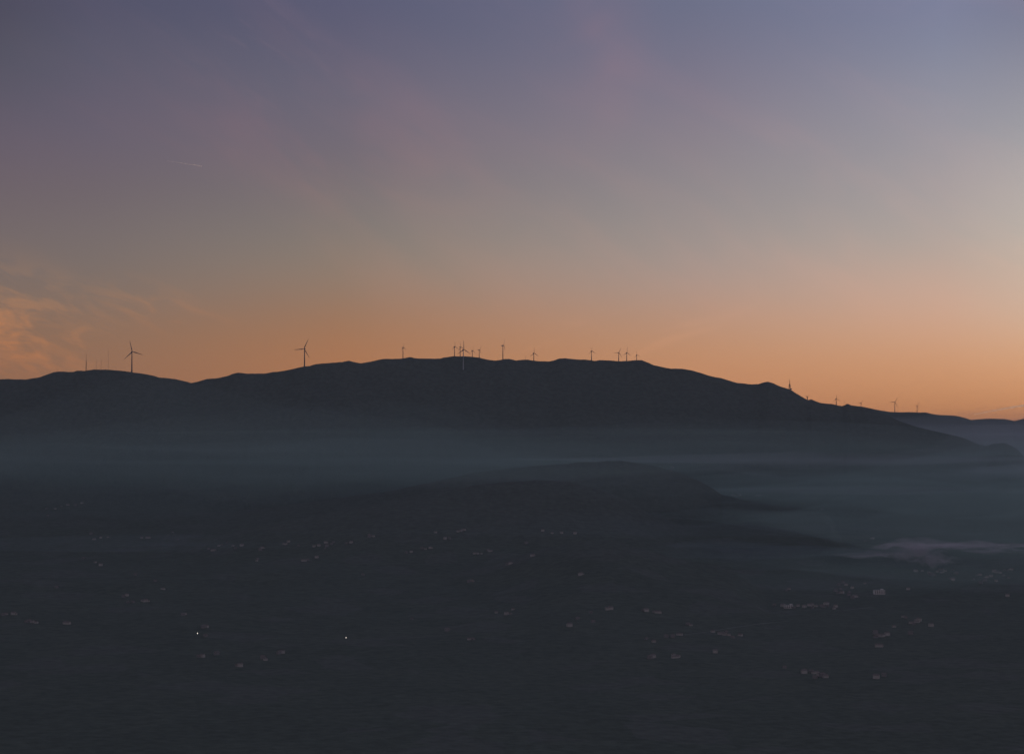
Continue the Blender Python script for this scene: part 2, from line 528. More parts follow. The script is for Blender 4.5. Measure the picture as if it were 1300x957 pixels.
mast(109.4, 470.6, 449.5, crest_d(109.4) + 8, 'lattice', 'dark lattice radio mast on the left hill, the thickest of the masts there')
mast(122.8, 469.2, 456.5, crest_d(122.8) + 8, 'met', 'short hair-thin mast on the left hill, nearest the lattice mast')
mast(128.6, 469.0, 456.0, crest_d(128.6) + 8, 'met', 'short hair-thin mast on the left hill, between a short one and the tall one')
mast(137.4, 469.3, 443.5, crest_d(137.4) + 8, 'met', 'tallest hair-thin guyed mast on the left hill, closest to the wind turbine')
mast(72.6, 471.6, 465.5, crest_d(72.6) + 8, 'met', 'tiny mast at the left end of the left hilltop')
mast(1002.6, 494.2, 481.0, crest_d(1002.6) + 8, 'relay', 'dark relay mast with platform on the steep right flank of the mountain')
mast(667.4, 456.7, 450.5, crest_d(667.4) + 8, 'met', 'thin short pole on the summit left of the turbine with the blade reaching right')
mast(1071.6, 515.0, 507.0, crest_d(1071.6) + 8, 'met', 'faint thin pole between the small turbine and the rocky bump on the right shoulder')

# ------------------------------------------------------------------ houses
def house_meshes(w, l, h, rise, two=False):
    """wall, roof and chimney of one gabled house; ridge along x."""
    bm = bmesh.new()
    prof_ = [(-l / 2, -1.5), (l / 2, -1.5), (l / 2, h), (0, h + rise), (-l / 2, h)]
    e0 = [bm.verts.new((-w / 2, y, z)) for y, z in prof_]; e1 = [bm.verts.new((w / 2, y, z)) for y, z in prof_]
    bm.faces.new(e0); bm.faces.new(list(reversed(e1)))
    for k in range(5): bm.faces.new((e0[k], e1[k], e1[(k + 1) % 5], e0[(k + 1) % 5]))
    if two:                                   # a lower wing
        prof2 = [(-l * .35, -1.5), (l * .35, -1.5), (l * .35, h * .62), (0, h * .62 + rise * .6), (-l * .35, h * .62)]
        a0 = [bm.verts.new((w / 2 - .2, y, z)) for y, z in prof2]; a1 = [bm.verts.new((w / 2 + 5.2, y, z)) for y, z in prof2]
        bm.faces.new(a0); bm.faces.new(list(reversed(a1)))
        for k in range(5): bm.faces.new((a0[k], a1[k], a1[(k + 1) % 5], a0[(k + 1) % 5]))
    bmesh.ops.recalc_face_normals(bm, faces=bm.faces[:])
    wall = mesh_of(bm, 'house_wall')
    bm = bmesh.new()
    def slopes(x0, x1, hl, hh, rs):
        ov, th = .5, .22
        for s in (-1, 1):
            y0, z0 = s * (hl + ov), hh - ov * rs / hl
            pts = [(y0, z0 + .05), (0, hh + rs + .05), (0, hh + rs + .05 + th), (y0, z0 + .05 + th)]
            f0 = [bm.verts.new((x0 - ov, y, z)) for y, z in pts]; f1 = [bm.verts.new((x1 + ov, y, z)) for y, z in pts]
            bm.faces.new(f0); bm.faces.new(list(reversed(f1)))
            for k in range(4): bm.faces.new((f0[k], f1[k], f1[(k + 1) % 4], f0[(k + 1) % 4]))
    slopes(-w / 2, w / 2, l / 2, h, rise)
    if two: slopes(w / 2 + .6, w / 2 + 5.2, l * .35, h * .62, rise * .6)
    bmesh.ops.recalc_face_normals(bm, faces=bm.faces[:])
    roof = mesh_of(bm, 'house_roof')
    bm = bmesh.new()
    add_box(bm, (w * .27, l * .14, h + rise * .95), (.8, .7, rise * 1.1), bevel=.04)
    add_box(bm, (w * .27, l * .14, h + rise * 1.53), (1.0, .9, .16))
    chim = mesh_of(bm, 'house_chimney')
    bm = bmesh.new()
    for s in (-1, 1):
        for q in (-.32, 0, .32):
            for z in ((1.5,) if h < 4.5 else (1.5, 4.3)):
                if s == -1 and q == 0 and z == 1.5: continue
                add_box(bm, (q * w, s * (l / 2), z), (1.1, .16, 1.25))
    win = mesh_of(bm, 'house_windows')
    bm = bmesh.new(); add_box(bm, (0, -l / 2, .8), (1.2, .18, 2.3)); door = mesh_of(bm, 'house_door')
    return wall, roof, chim, win, door


KINDS = [('small', house_meshes(9, 7, 3.2, 1.9)), ('two-storey', house_meshes(11, 8.5, 5.8, 2.1)), ('long', house_meshes(17, 8, 3.8, 2.1)), ('winged', house_meshes(11, 8, 5.4, 2.2, True))]
M_doorp = surf('door_paint', (.10, .08, .06), .6, .1, 1.0)
ORD = ['first', 'second', 'third', 'fourth', 'fifth', 'sixth', 'seventh', 'eighth', 'ninth', 'tenth', 'eleventh', 'twelfth', 'thirteenth', 'fourteenth', 'fifteenth', 'sixteenth', 'seventeenth', 'eighteenth']
SHADE = {2: 'white', 1: 'pale', 0: 'grey'}
protos = {}


def house(px, py, kind, shade, label, group, scl=1.0):
    p = on_ground(px, py)
    if p is None: return
    name, ms = KINDS[kind]
    key = (kind, shade)
    rz = random.uniform(-50, 50) + random.choice((0, 0, 180))
    if key not in protos:
        root = empty('house', p, R(rz))
        wme = ms[0] if shade == 1 else ms[0].copy()
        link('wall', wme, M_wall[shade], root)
        rf = link('roof', ms[1], M_roof, root)
        link('chimney', ms[2], M_chim, rf)
        protos[key] = root
    else:
        src = protos[key]
        root = src.copy(); col.objects.link(root)
        for ch in src.children:
            c = ch.copy(); col.objects.link(c); c.parent = root
            for gch in ch.children:
                e_ = gch.copy(); col.objects.link(e_); e_.parent = c
        root.location = p; root.rotation_euler = (0, 0, R(rz))
    root.scale = (scl, scl, scl)
    zs = [ground_z(p.x + dx, p.y + dy) for dx in (-4, 4) for dy in (-4, 4)]
    root.location.z = max(min(zs) + .6, min(p.z, max(zs)))
    tag(root, label, 'house', group)
    return root


# photo pixel, brightness: every pale speck of the valley, hamlet by hamlet
HAMLETS = [
    ('the faint hamlet highest at the left edge', [(59, 646, 0), (70, 646, 1), (86, 641, 1), (104, 639, 1), (61, 655, 0), (78, 643, 0), (96, 642, 0)]),
    ('the left edge hamlet below the mist', [(116, 678, 0), (120, 685, 2), (128, 683, 1), (137, 682, 1), (180, 683, 1), (188, 683, 1), (219, 676, 0), (226, 685, 0)]),
    ('the dim row under the left hamlet', [(106, 709, 0), (121, 714, 1), (128, 718, 1), (172, 730, 0), (197, 738, 0), (207, 748, 1)]),
    ('the misty hamlet left of centre', [(265, 697, 0), (271, 699, 1), (278, 693, 1), (282, 692, 0), (296, 693, 1), (307, 693, 1), (333, 696, 1), (362, 691, 1), (379, 693, 0)]),
    ('the dim hamlet below the lone slope turbine', [(399, 694, 1), (405, 693, 2), (413, 689, 1), (421, 691, 0), (446, 689, 1), (440, 690, 0), (474, 681, 1), (469, 682, 0)]),
    ('the string below the misty hamlets', [(326, 712, 1), (327, 710, 0), (386, 712, 1), (402, 708, 1), (391, 711, 0), (461, 730, 0)]),
    ('the central hamlet where the mist ends', [(522, 701, 1), (516, 702, 0), (546, 696, 1), (540, 697, 1), (553, 676, 1), (565, 684, 1), (571, 684, 0), (585, 674, 1), (581, 675, 1), (602, 703, 1), (606, 703, 1), (611, 703, 1), (619, 699, 0)]),
    ('the cluster at the central spur foot', [(689, 674, 1), (701, 677, 1), (713, 677, 2), (730, 677.5, 1), (668, 690, 0), (676, 706, 1), (648, 716, 1), (644, 717, 0)]),
    ('the scattered farms at dark left', [(72, 746, 0), (161, 756.5, 1), (157, 758, 0), (185, 763.5, 2), (182, 763.5, 1), (169, 765, 0), (163, 765, 0), (235, 780, 1), (232, 781, 0)]),
    ('the low clusters at the left edge', [(8, 780, 1), (17, 780, 1), (4, 781, 0), (37, 789, 1), (46, 791, 2), (41, 790, 1), (85, 792, 1), (34, 790, 0)]),
    ('the hamlet around the left lit lamp', [(261, 796, 1), (258, 797, 0), (261, 808, 0), (257, 834, 1), (253, 834, 0), (275, 831, 0), (305, 846, 1), (301, 846, 0)]),
    ('the farms left of the right lit lamp', [(337, 838, 1), (334, 836, 0), (359, 829, 1), (354, 830, 0)]),
    ('the lone farms on the dark centre', [(599, 738, 1), (595, 739, 0), (630, 778, 1), (643, 780, 1), (651, 774, 1), (648, 780, 0), (596, 812, 1), (601, 812, 0), (568, 801, 0), (523, 786, 0), (737, 730, 2)]),
    ('the farms right of the dark centre', [(775, 773.5, 2), (771, 774, 1), (750, 778, 0), (733, 786, 0), (723, 795, 1), (753, 790, 0), (820.5, 776, 2), (817, 775, 0), (835, 778, 2), (830, 777, 1), (877, 794, 1), (873, 793, 0)]),
    ('the lane of farms lower right', [(905, 802.5, 1), (914, 805, 1), (920, 806, 1), (925, 806.5, 2), (940, 807, 1), (908, 828.5, 1), (820.5, 811.5, 0), (830, 815, 1), (854, 809, 0), (846, 809, 0)]),
    ('the lowest farms right of centre', [(829, 834.7, 1), (825, 836, 0), (855, 832, 1), (861, 834, 2), (857, 835, 1)]),
    ('the pair high on the misty spur', [(854, 593.5, 1), (852, 598, 1)]),
    ('the hamlet along the misty spur end', [(922, 603.5, 0), (934, 603.5, 0), (930, 628.5, 1), (933, 629.5, 1), (939, 629, 1), (961.6, 629.5, 1), (965, 629, 1), (1000, 645, 0), (1043.5, 646.5, 1), (1108, 684, 1)]),
    ('the hamlet around the broad apartment block', [(1002, 748, 1), (998, 750, 0), (1074, 743, 1), (1082, 747, 1), (1098, 741, 1), (1069, 753, 1), (1085, 758, 1), (1153, 748.5, 1), (1067, 748, 0), (1078, 752, 0)]),
    ('the terrace low on the right', [(994, 770, 1), (1013, 769.5, 1), (1021, 771, 1), (1027, 769, 1), (1031.5, 768.5, 2), (1036, 770, 1), (1049, 767, 1), (1061, 770.6, 1), (1059, 773, 1), (1008, 772, 0), (1045, 771, 0)]),
    ('the hamlet below the terrace at right', [(1164, 790, 1), (1146.5, 783.5, 1), (1150, 785, 0), (1182, 795, 1), (1135, 796, 2), (1117, 808, 1), (1121, 808, 1), (1116, 821, 1), (1156, 805, 0), (1160, 793, 0)]),
    ('the village directly under the smoke', [(1171, 725, 1), (1179, 727, 1), (1190, 726, 1), (1200, 725, 2), (1196, 727, 1), (1210, 736.5, 1), (1206, 735, 0), (1186, 731, 0), (1214, 729, 0)]),
    ('the village right of the smoke', [(1244, 730, 1), (1240, 731, 0), (1266, 727, 1), (1262, 726, 1), (1270, 727.5, 1), (1258, 732, 1), (1253, 733, 1), (1245, 741, 0), (1265, 738, 1), (1284, 723.6, 1), (1279, 724.5, 0), (1279, 757, 1), (1274, 731, 0), (1250, 738, 0), (1236, 736, 0)]),
    ('the lowest hamlet at the bottom right', [(1035, 855, 1), (1030, 853, 0), (1040, 858, 1), (1048, 860, 1), (1044, 859, 0), (1112.5, 861, 1), (996, 848, 0)]),
]
FULLER = {'the terrace low on the right': 16, 'the hamlet around the broad apartment block': 16, 'the hamlet below the terrace at right': 15, 'the village directly under the smoke': 15,
          'the misty hamlet left of centre': 13, 'the central hamlet where the mist ends': 16, 'the dim hamlet below the lone slope turbine': 12, 'the lowest hamlet at the bottom right': 11,
          'the lane of farms lower right': 13, 'the hamlet along the misty spur end': 12, 'the village right of the smoke': 17}
for phrase, hs in HAMLETS:
    hs = list(hs)
    src_ = list(hs)
    while len(hs) < FULLER.get(phrase, 0):
        bx, by, bb = random.choice(src_)
        nx, ny = bx + random.uniform(-11, 11), by + random.uniform(-3.5, 3.5)
        if all(abs(nx - h_[0]) > 2.4 or abs(ny - h_[1]) > 2.4 for h_ in hs): hs.append((nx, ny, random.choice((0, 0, 1))))
    hs = sorted(hs)
    for i, (px, py, b) in enumerate(hs):
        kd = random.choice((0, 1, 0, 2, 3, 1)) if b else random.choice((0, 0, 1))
        wd = {0: 'small', 1: 'two-storey', 2: 'long', 3: 'winged'}[kd]
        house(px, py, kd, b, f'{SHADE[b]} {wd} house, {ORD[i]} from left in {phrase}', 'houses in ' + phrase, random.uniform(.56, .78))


def block(px, py, w, dep, floors, rz, label):
    p = on_ground(px, py)
    root = empty('apartment_building', p, R(rz))
    tag(root, label, 'building')
    h = floors * 3.0
    bm = bmesh.new(); add_box(bm, (0, 0, h / 2 - 1), (w, dep, h + 2), bevel=.06); add_box(bm, (w * .28, 1, h + .9), (5, 4, 2.4))
    link('wall', mesh_of(bm, 'block_wall'), M_wall[2], root)
    bm = bmesh.new(); add_box(bm, (0, 0, h + .14), (w + .9, dep + .9, .22)); link('roof', mesh_of(bm, 'block_roof'), M_slab, root)
    bm = bmesh.new(); add_box(bm, (0, 0, 0), (2.1, .24, 1.5)); wme = mesh_of(bm, 'block_window')
    n = int(w // 4.2)
    for f in range(floors):
        for i in range(n):
            link('window', wme, M_pane, root, ((i - (n - 1) / 2) * w / n, -dep / 2, 1.7 + 3 * f))
    bm = bmesh.new()
    for f in range(1, floors): add_box(bm, (0, -dep / 2 - .6, 3 * f + .1), (w * .9, 1.2, .18))
    if floors > 1: link('balcony', mesh_of(bm, 'block_balcony'), M_slab, root)
    return root


block(1116, 754, 23, 10, 3, 8, 'broad pale apartment block, the largest building on the right valley floor')
block(1001, 771.5, 17, 9, 2, -12, 'pale apartment block at the left end of the terrace low on the right')

# ------------------------------------------------------------------ lit lamps
def lit(name, rgb, s):
    m, nt = new_mat(name)
    out = nt.nodes.new('ShaderNodeOutputMaterial'); em = nt.nodes.new('ShaderNodeEmission')
    em.inputs['Color'].default_value = (*rgb, 1); em.inputs['Strength'].default_value = s
    nt.links.new(em.outputs[0], out.inputs['Surface'])
    return m




def lamp(px, py, label, glow):
    p = on_ground(px, py)
    root = empty('street_lamp', (p.x, p.y, ground_z(p.x, p.y)), R(15))
    tag(root, label, 'street lamp', 'lit street lamps')
    bm = bmesh.new(); ring_tube(bm, [(0, 0, -.5), (0, 0, .8), (0, 0, 8)], [.16, .11, .07], 10); ring_tube(bm, [(0, 0, 0), (0, 0, .5)], [.2, .2], 10)
    link('pole', mesh_of(bm, 'lamp_pole'), M_galv, root)
    bm = bmesh.new(); ring_tube(bm, [(0, 0, 7.9), (0, -.4, 8.4), (0, -1.3, 8.5)], [.06, .05, .05], 8)
    link('arm', mesh_of(bm, 'lamp_arm'), M_galv, root)
    bm = bmesh.new(); ring_tube(bm, [(0, -1.2, 8.62), (0, -1.5, 8.66), (0, -2.2, 8.6)], [.14, .26, .12], 10)
    link('lamp_head', mesh_of(bm, 'lamp_head'), M_dark, root)
    bm = bmesh.new(); bmesh.ops.create_uvsphere(bm, u_segments=16, v_segments=10, radius=.34, matrix=Matrix.Translation((0, -1.6, 8.0)) @ Matrix.Diagonal((1, 1, .8, 1)))
    link('bulb', mesh_of(bm, 'lamp_bulb', True), lit('lamp_glow', (1.0, .90, .76), glow), root)


lamp(250.6, 809.5, 'lit street lamp glowing dimly in the dark foreground, the left one of two', 0.9)
lamp(439.3, 815.0, 'lit street lamp glowing in the dark foreground, the right and brighter of two', 1.8)

# ------------------------------------------------------------------ lanes
M_lane = surf('lane_gravel', (.19, .19, .17), .95, .2, .2)


def lane(pts, w=4.0):
    P = []
    for (x0, y0), (x1, y1) in zip(pts, pts[1:]):
        n = max(3, int(abs(x1 - x0) / 2))
        for k in range(n):
            t = k / n
            q = on_ground(x0 + (x1 - x0) * t, y0 + (y1 - y0) * t)
            if q is not None: P.append(q)
    bm = bmesh.new()
    prev = None
    for i in range(len(P)):
        a, b = P[max(0, i - 1)], P[min(len(P) - 1, i + 1)]
        t = Vector((b.x - a.x, b.y - a.y, 0))
        if t.length < 1e-3: continue
        s = Vector((-t.y, t.x, 0)).normalized() * (w / 2)
        row = []
        for k in (-1, -.33, .33, 1):
            q = P[i] + s * k
            row.append(bm.verts.new((q.x, q.y, ground_z(q.x, q.y) + .35)))
        if prev:
            for k in range(3): bm.faces.new((prev[k], prev[k + 1], row[k + 1], row[k]))
        prev = row
    o = link('lane', mesh_of(bm, 'lane', True), M_lane)
    tag(o, 'faint gravel lane among the farms on the right', 'lane', None, 'structure')


lane([(866, 806), (905, 801), (930, 796.5), (962, 792), (1003, 788)])
lane([(985, 777), (1012, 775), (1040, 773.5), (1070, 775), (1110, 770)])

# ------------------------------------------------------------------ air: haze, mist, smoke, contrails
bm = bmesh.new()
add_box(bm, (0, 0, (720 - 16) / 2), (150000, 150000, 736))
hz = link('haze', mesh_of(bm, 'haze'), volume('haze_air', 2.0e-5, (.70, .83, .94)))
tag(hz, 'thin blue evening haze in the air', None, None, 'stuff')


def mist(px, py, d, rx, ry, rz, dens, rgb=(.68, .86, 1.0), seed=1, rot=0, und=.3, label=None):
    """A flat bank of valley mist, thickest in the middle and running out to nothing at its rim."""
    c = at(px, py, d)
    n, nr = 72, 14
    bm = bmesh.new()
    q = np.arange(n) * math.tau / n
    out = 1 + .55 * fbm(np.cos(q) * 2 + 5 * seed, np.sin(q) * 2, .9, 100 + seed, 4)
    top, bot = [], []
    for j in range(1, nr + 1):
        r = j / nr
        prof_ = (1 - r) ** 1.55
        wob = 1 + .8 * fbm(np.cos(q) * r * 3 + seed, np.sin(q) * r * 3, .8, 130 + seed, 3)
        xs, ys = np.cos(q) * r * rx * out, np.sin(q) * r * ry * out
        cr, sr = math.cos(R(rot)), math.sin(R(rot))
        wav = und * rz * 2.2 * fbm(np.cos(q) * r * 2.6 + 9 * seed, np.sin(q) * r * 2.6 + seed, .9, 160 + seed, 4)
        for side, lst in ((1, top), (-1, bot)):
            if j == nr and side == -1: lst.append(top[-1]); continue
            lst.append([bm.verts.new((xs[k] * cr - ys[k] * sr, xs[k] * sr + ys[k] * cr, (side * rz * prof_ * wob[k] if j < nr else 0) + wav[k])) for k in range(n)])
    for side, lst in ((1, top), (-1, bot)):
        ctr = bm.verts.new((0, 0, side * rz))
        for k in range(n):
            bm.faces.new((ctr, lst[0][k], lst[0][(k + 1) % n]))
            for j in range(nr - 1): bm.faces.new((lst[j][k], lst[j + 1][k], lst[j + 1][(k + 1) % n], lst[j][(k + 1) % n]))
    bmesh.ops.recalc_face_normals(bm, faces=bm.faces[:])
    o = link('mist', mesh_of(bm, 'mist', True), volume('mist_air', dens * 1.25, rgb), None, c)
    tag(o, label or ('bank of blue evening mist over the ' + ('left' if px < 430 else 'middle' if px < 870 else 'right') + ' of the valley'), 'mist', 'banks of valley mist', 'stuff')
    return o


TEAL, PALE, BLUE = (.74, 1.0, .93), (.88, .95, 1.0), (.72, .88, 1.0)
MISTS = [
    # px, py, d, rx, ry, rz, density, scattered colour
    (200, 588, 5500, 1800, 850, 240, 1.05e-4, TEAL),
    (450, 590, 5850, 1800, 560, 190, 1.3e-4, TEAL),
    (520, 586, 6050, 1300, 420, 26, 1.3e-4, TEAL),
    (880, 570, 6300, 1900, 540, 130, 1.9e-4, TEAL),
    (1010, 583, 6150, 1000, 420, 34, 3.6e-4, PALE),
    (1000, 615, 6050, 900, 350, 60, 3.2e-4, TEAL),
    (1330, 622, 6000, 1500, 1000, 190, 4.0e-4, TEAL),
    (1290, 600, 7000, 1700, 900, 150, 4.0e-4, PALE),
    (1310, 552, 8600, 2000, 1200, 130, 2.6e-4, PALE),
    (1100, 622, 5700, 700, 420, 16, 2.6e-4, PALE),
    (1270, 662, 4950, 950, 640, 135, 3.0e-4, TEAL),
    (910, 700, 4680, 480, 230, 32, 4.0e-4, BLUE),
    (700, 602, 5250, 900, 300, 75, 1.7e-4, TEAL),
    (860, 626, 5150, 800, 260, 70, 1.5e-4, TEAL),
    (1000, 652, 5150, 500, 260, 50, 1.6e-4, TEAL),
    (480, 566, 5900, 2700, 480, 165, 0.6e-4, TEAL),
    (640, 548, 6150, 1500, 380, 24, 0.7e-4, TEAL),
    (760, 672, 4800, 900, 260, 40, 1.3e-4, BLUE),
    (560, 690, 4750, 900, 240, 30, 1.6e-4, BLUE),
    (850, 652, 5350, 420, 150, 28, 4.0e-4, TEAL),
    (1280, 712, 4350, 800, 520, 85, 2.2e-4, TEAL),
    (1130, 735, 4050, 520, 330, 45, 1.3e-4, TEAL),
    (330, 690, 4900, 1500, 330, 32, 1.8e-4, BLUE),
    (1300, 596, 6600, 330, 300, 26, 7.0e-4, PALE),
]
for i, mm in enumerate(MISTS): mist(*mm, seed=i + 1)


def smoke():
    p = on_ground(1183, 722)
    d = p.y
    k = d / F
    bm = bmesh.new()
    # the rising column, leaning a little to the left, then spreading under the cold air
    pts = [(0, 0, -1), (1 * k, 0, 7 * k), (-3 * k, 0, 14 * k), (-9 * k, 3, 21 * k), (-18 * k, 6, 27 * k), (-30 * k, 8, 31 * k)]
    ring_tube(bm, pts, [3.5 * k, 6 * k, 9 * k, 11 * k, 9 * k, 3 * k], 20)
    o = link('smoke', mesh_of(bm, 'smoke_column', True), volume('smoke_air', 3.2e-2, (.95, .86, .90), 0, ((.03, .03, .035), .36, .7)), None, p)
    tag(o, 'pale smoke column rising from the right valley floor', None, None, 'stuff')
    for (px, py, rx, ry, rz, dens, sd) in ((1165, 692, 70, 40, 9, 1.7e-2, 31), (1240, 691, 95, 36, 6, 1.4e-2, 36), (1155, 703, 50, 30, 12, 1.2e-2, 32), (1255, 698, 60, 30, 6, 8e-3, 33), (1108, 704, 60, 30, 5, 9e-3, 34), (1186, 710, 34, 25, 10, 1.4e-2, 35)):
        b = mist(px, py, d + 10, rx * k, ry * k, rz * k, dens, (.95, .86, .92), sd, 0, .9, 'thin layer of smoke spreading over the right valley')
        b.name = 'smoke'
        b.data.materials.clear()
        b.data.materials.append(volume('smoke_layer', dens * 1.6, (.95, .86, .90), 0, ((.012, .012, .05), .36, .72)))
        tag(b, 'thin layer of smoke spreading over the right valley', None, None, 'stuff')


smoke()


def contrail(p0, p1, r0, r1, d0, d1, dens, label, bend=0.0):
    a = at(*p0, d0); b = at(*p1, d1)
    bm = bmesh.new()
    pts, rad = [], []
    n = 24
    for i in range(n + 1):
        t = i / n
        q = a.lerp(b, t); q.z += bend * d0 / F * 4 * t * (1 - t)
        pts.append(tuple(q - a)); rad.append((r0 + (r1 - r0) * t) * d0 / F * (1 + .18 * math.sin(i * 2.1)))
    ring_tube(bm, pts, rad, 12)
    o = link('contrail', mesh_of(bm, 'contrail', True), volume('contrail_ice', dens, (1, .97, .95), .4), None, a)
    tag(o, label, 'contrail')
    return o


contrail((212, 204.3), (256.5, 211.2), .35, 1.0, 60000, 60000, 3.6e-3, 'short bright contrail high in the left sky')
contrail((1236, 526.5), (1330, 510.5), .5, 1.4, 80000, 80000, 1.8e-2, 'long pale contrail low over the far right ridge', 1.2)

# ------------------------------------------------------------------ sky
SUN_AZ, SUN_EL = 24.0, -2.0
STR = 0.12
world = bpy.data.worlds.new('World')
scene.world = world
world.use_nodes = True
nt = world.node_tree
N, L = nt.nodes.new, nt.links.new
bg = nt.nodes['Background']


def math_(op, a, b=None, clamp=False):
    n = N('ShaderNodeMath'); n.operation = op; n.use_clamp = clamp
    for i, v in enumerate((a, b)):
        if v is None: continue
        if isinstance(v, (int, float)): n.inputs[i].default_value = v
        else: L(v, n.inputs[i])
    return n.outputs[0]


def vec_scale(c, f):
    n = N('ShaderNodeVectorMath'); n.operation = 'SCALE'
    L(c, n.inputs[0])
    if isinstance(f, (int, float)): n.inputs['Scale'].default_value = f
    else: L(f, n.inputs['Scale'])
    return n.outputs[0]


def maprange(v, a, b, c=0.0, d=1.0, smooth=True):
    n = N('ShaderNodeMapRange'); n.interpolation_type = 'SMOOTHSTEP' if smooth else 'LINEAR'
    L(v, n.inputs['Value'])
    n.inputs['From Min'].default_value = a; n.inputs['From Max'].default_value = b
    n.inputs['To Min'].default_value = c; n.inputs['To Max'].default_value = d
    return n.outputs[0]


tc = N('ShaderNodeTexCoord')
sep = N('ShaderNodeSeparateXYZ'); L(tc.outputs['Generated'], sep.inputs[0])
sx, sy, sz = sep.outputs
AZ = math_('MULTIPLY', math_('ARCTAN2', sx, sy), 180 / math.pi)
EL = math_('MULTIPLY', math_('ARCSINE', sz), 180 / math.pi)
up = N('ShaderNodeVectorMath'); up.operation = 'ADD'; up.inputs[1].default_value = (0, 0, .05)
L(tc.outputs['Generated'], up.inputs[0])
nrm = N('ShaderNodeVectorMath'); nrm.operation = 'NORMALIZE'; L(up.outputs[0], nrm.inputs[0])
sky = N('ShaderNodeTexSky'); sky.sky_type = 'NISHITA'; sky.sun_disc = False
sky.sun_elevation = R(SUN_EL); sky.sun_rotation = R(SUN_AZ)
sky.dust_density = 2.0; sky.ozone_density = 2.0
L(nrm.outputs[0], sky.inputs[0])

# colour grade multiplied onto the clear sky, by elevation, at four bearings
TINT = {
 -12.56: [(0.93, 1.549, 0.842, 0.74), (2.56, 1.45, 0.728, 0.511), (3.73, 1.356, 0.733, 0.538), (4.66, 1.224, 0.745, 0.571), (6.05, 1.175, 0.723, 0.572), (7.44, 1.123, 0.641, 0.529), (8.82, 1.097, 0.623, 0.562), (10.19, 0.964, 0.588, 0.542), (11.56, 0.887, 0.58, 0.528), (12.91, 0.795, 0.51, 0.499), (20, 0.873, 0.569, 0.563), (40, 2.45, 1.6, 1.1), (88, 5.4, 3.75, 2.35)],
 -5.24: [(0.95, 1.874, 0.881, 0.621), (2.5, 1.786, 0.764, 0.427), (3.8, 1.612, 0.758, 0.469), (4.99, 1.49, 0.847, 0.578), (6.17, 1.327, 0.843, 0.591), (7.59, 1.22, 0.742, 0.568), (9.0, 1.187, 0.681, 0.572), (10.4, 1.12, 0.685, 0.598), (11.79, 0.982, 0.625, 0.586), (13.17, 0.894, 0.585, 0.58), (20, 0.977, 0.651, 0.655), (40, 2.5, 1.65, 1.12), (88, 5.4, 3.75, 2.35)],
 5.71: [(0.95, 1.946, 1.003, 0.772), (2.37, 2.016, 0.979, 0.594), (3.8, 1.962, 1.02, 0.703), (4.98, 1.849, 1.094, 0.807), (6.17, 1.665, 1.084, 0.803), (7.58, 1.61, 1.031, 0.786), (8.99, 1.58, 0.958, 0.757), (10.39, 1.484, 0.88, 0.741), (11.78, 1.303, 0.839, 0.743), (13.16, 1.176, 0.818, 0.741), (20, 1.302, 0.918, 0.842), (40, 2.7, 1.75, 1.25), (88, 5.4, 3.75, 2.35)],
 12.9: [(0.93, 1.744, 0.974, 0.692), (2.33, 1.964, 1.02, 0.666), (3.72, 2.153, 1.226, 0.873), (4.88, 2.202, 1.295, 0.895), (6.04, 1.975, 1.332, 0.965), (7.43, 1.94, 1.302, 0.978), (8.81, 1.86, 1.264, 0.969), (10.18, 1.766, 1.207, 0.964), (11.54, 1.566, 1.115, 0.954), (12.89, 1.425, 1.014, 0.928), (20, 1.618, 1.157, 1.064), (40, 2.8, 1.85, 1.4), (88, 5.4, 3.75, 2.35)],
}
def edge(st, f):
    return [(el, *[c * np.interp(el, [p[0] for p in f], [p[k] for p in f]) for k, c in ((1, r), (2, g_), (3, b))]) for el, r, g_, b in st]


TINT[-15.3] = edge(TINT[-12.56], [(0, .97, .97, .97), (8, 1, .98, 1), (11, .92, .92, .88), (13, .82, .82, .78), (22, 1, 1, 1)])
TINT[15.2] = edge(TINT[12.9], [(0, 1, 1.02, 1.05), (3, 1.06, 1.2, 1.32), (5, 1.06, 1.15, 1.2), (7.5, 1.10, 1.14, 1.10), (11, 1.02, 1.0, .97), (13, .93, .9, .88), (22, 1, 1, 1)])
for k_ in list(TINT): TINT[k_] = edge(TINT[k_], [(0, 1.16, 1.1, 1.0), (2.5, 1.12, 1.08, 1.0), (4, 1.05, 1.04, 1.02), (7, 1.01, 1.01, 1.0), (20, 1, 1, 1)])
TINT[5.71] = edge(TINT[5.71], [(0, 1.02, 1.06, 1.12), (2, 1.02, 1.04, 1.10), (4.6, 1.03, 1.04, 1.09), (7.5, 1, 1, 1), (90, 1, 1, 1)])
TINT[12.9] = edge(TINT[12.9], [(0, 1.05, 1.16, 1.25), (2, 1.05, 1.13, 1.22), (4.4, 1.05, 1.06, 1.12), (7.5, 1, 1, 1), (90, 1, 1, 1)])
TINT[15.2] = edge(TINT[15.2], [(0, 1.04, 1.12, 1.18), (2, 1.03, 1.06, 1.08), (4, 1, 1, 1), (90, 1, 1, 1)])
elf = math_('DIVIDE', EL, 90.0, True)


def tint_ramp(st):
    rp = N('ShaderNodeValToRGB'); rp.color_ramp.interpolation = 'B_SPLINE'
    while len(rp.color_ramp.elements) < len(st): rp.color_ramp.elements.new(.9)
    for e, (el, r, g_, b) in zip(rp.color_ramp.elements, st):
        e.position = el / 90.0; e.color = (r / 8, g_ / 8, b / 8, 1)
    L(elf, rp.inputs[0])
    return rp.outputs[0]


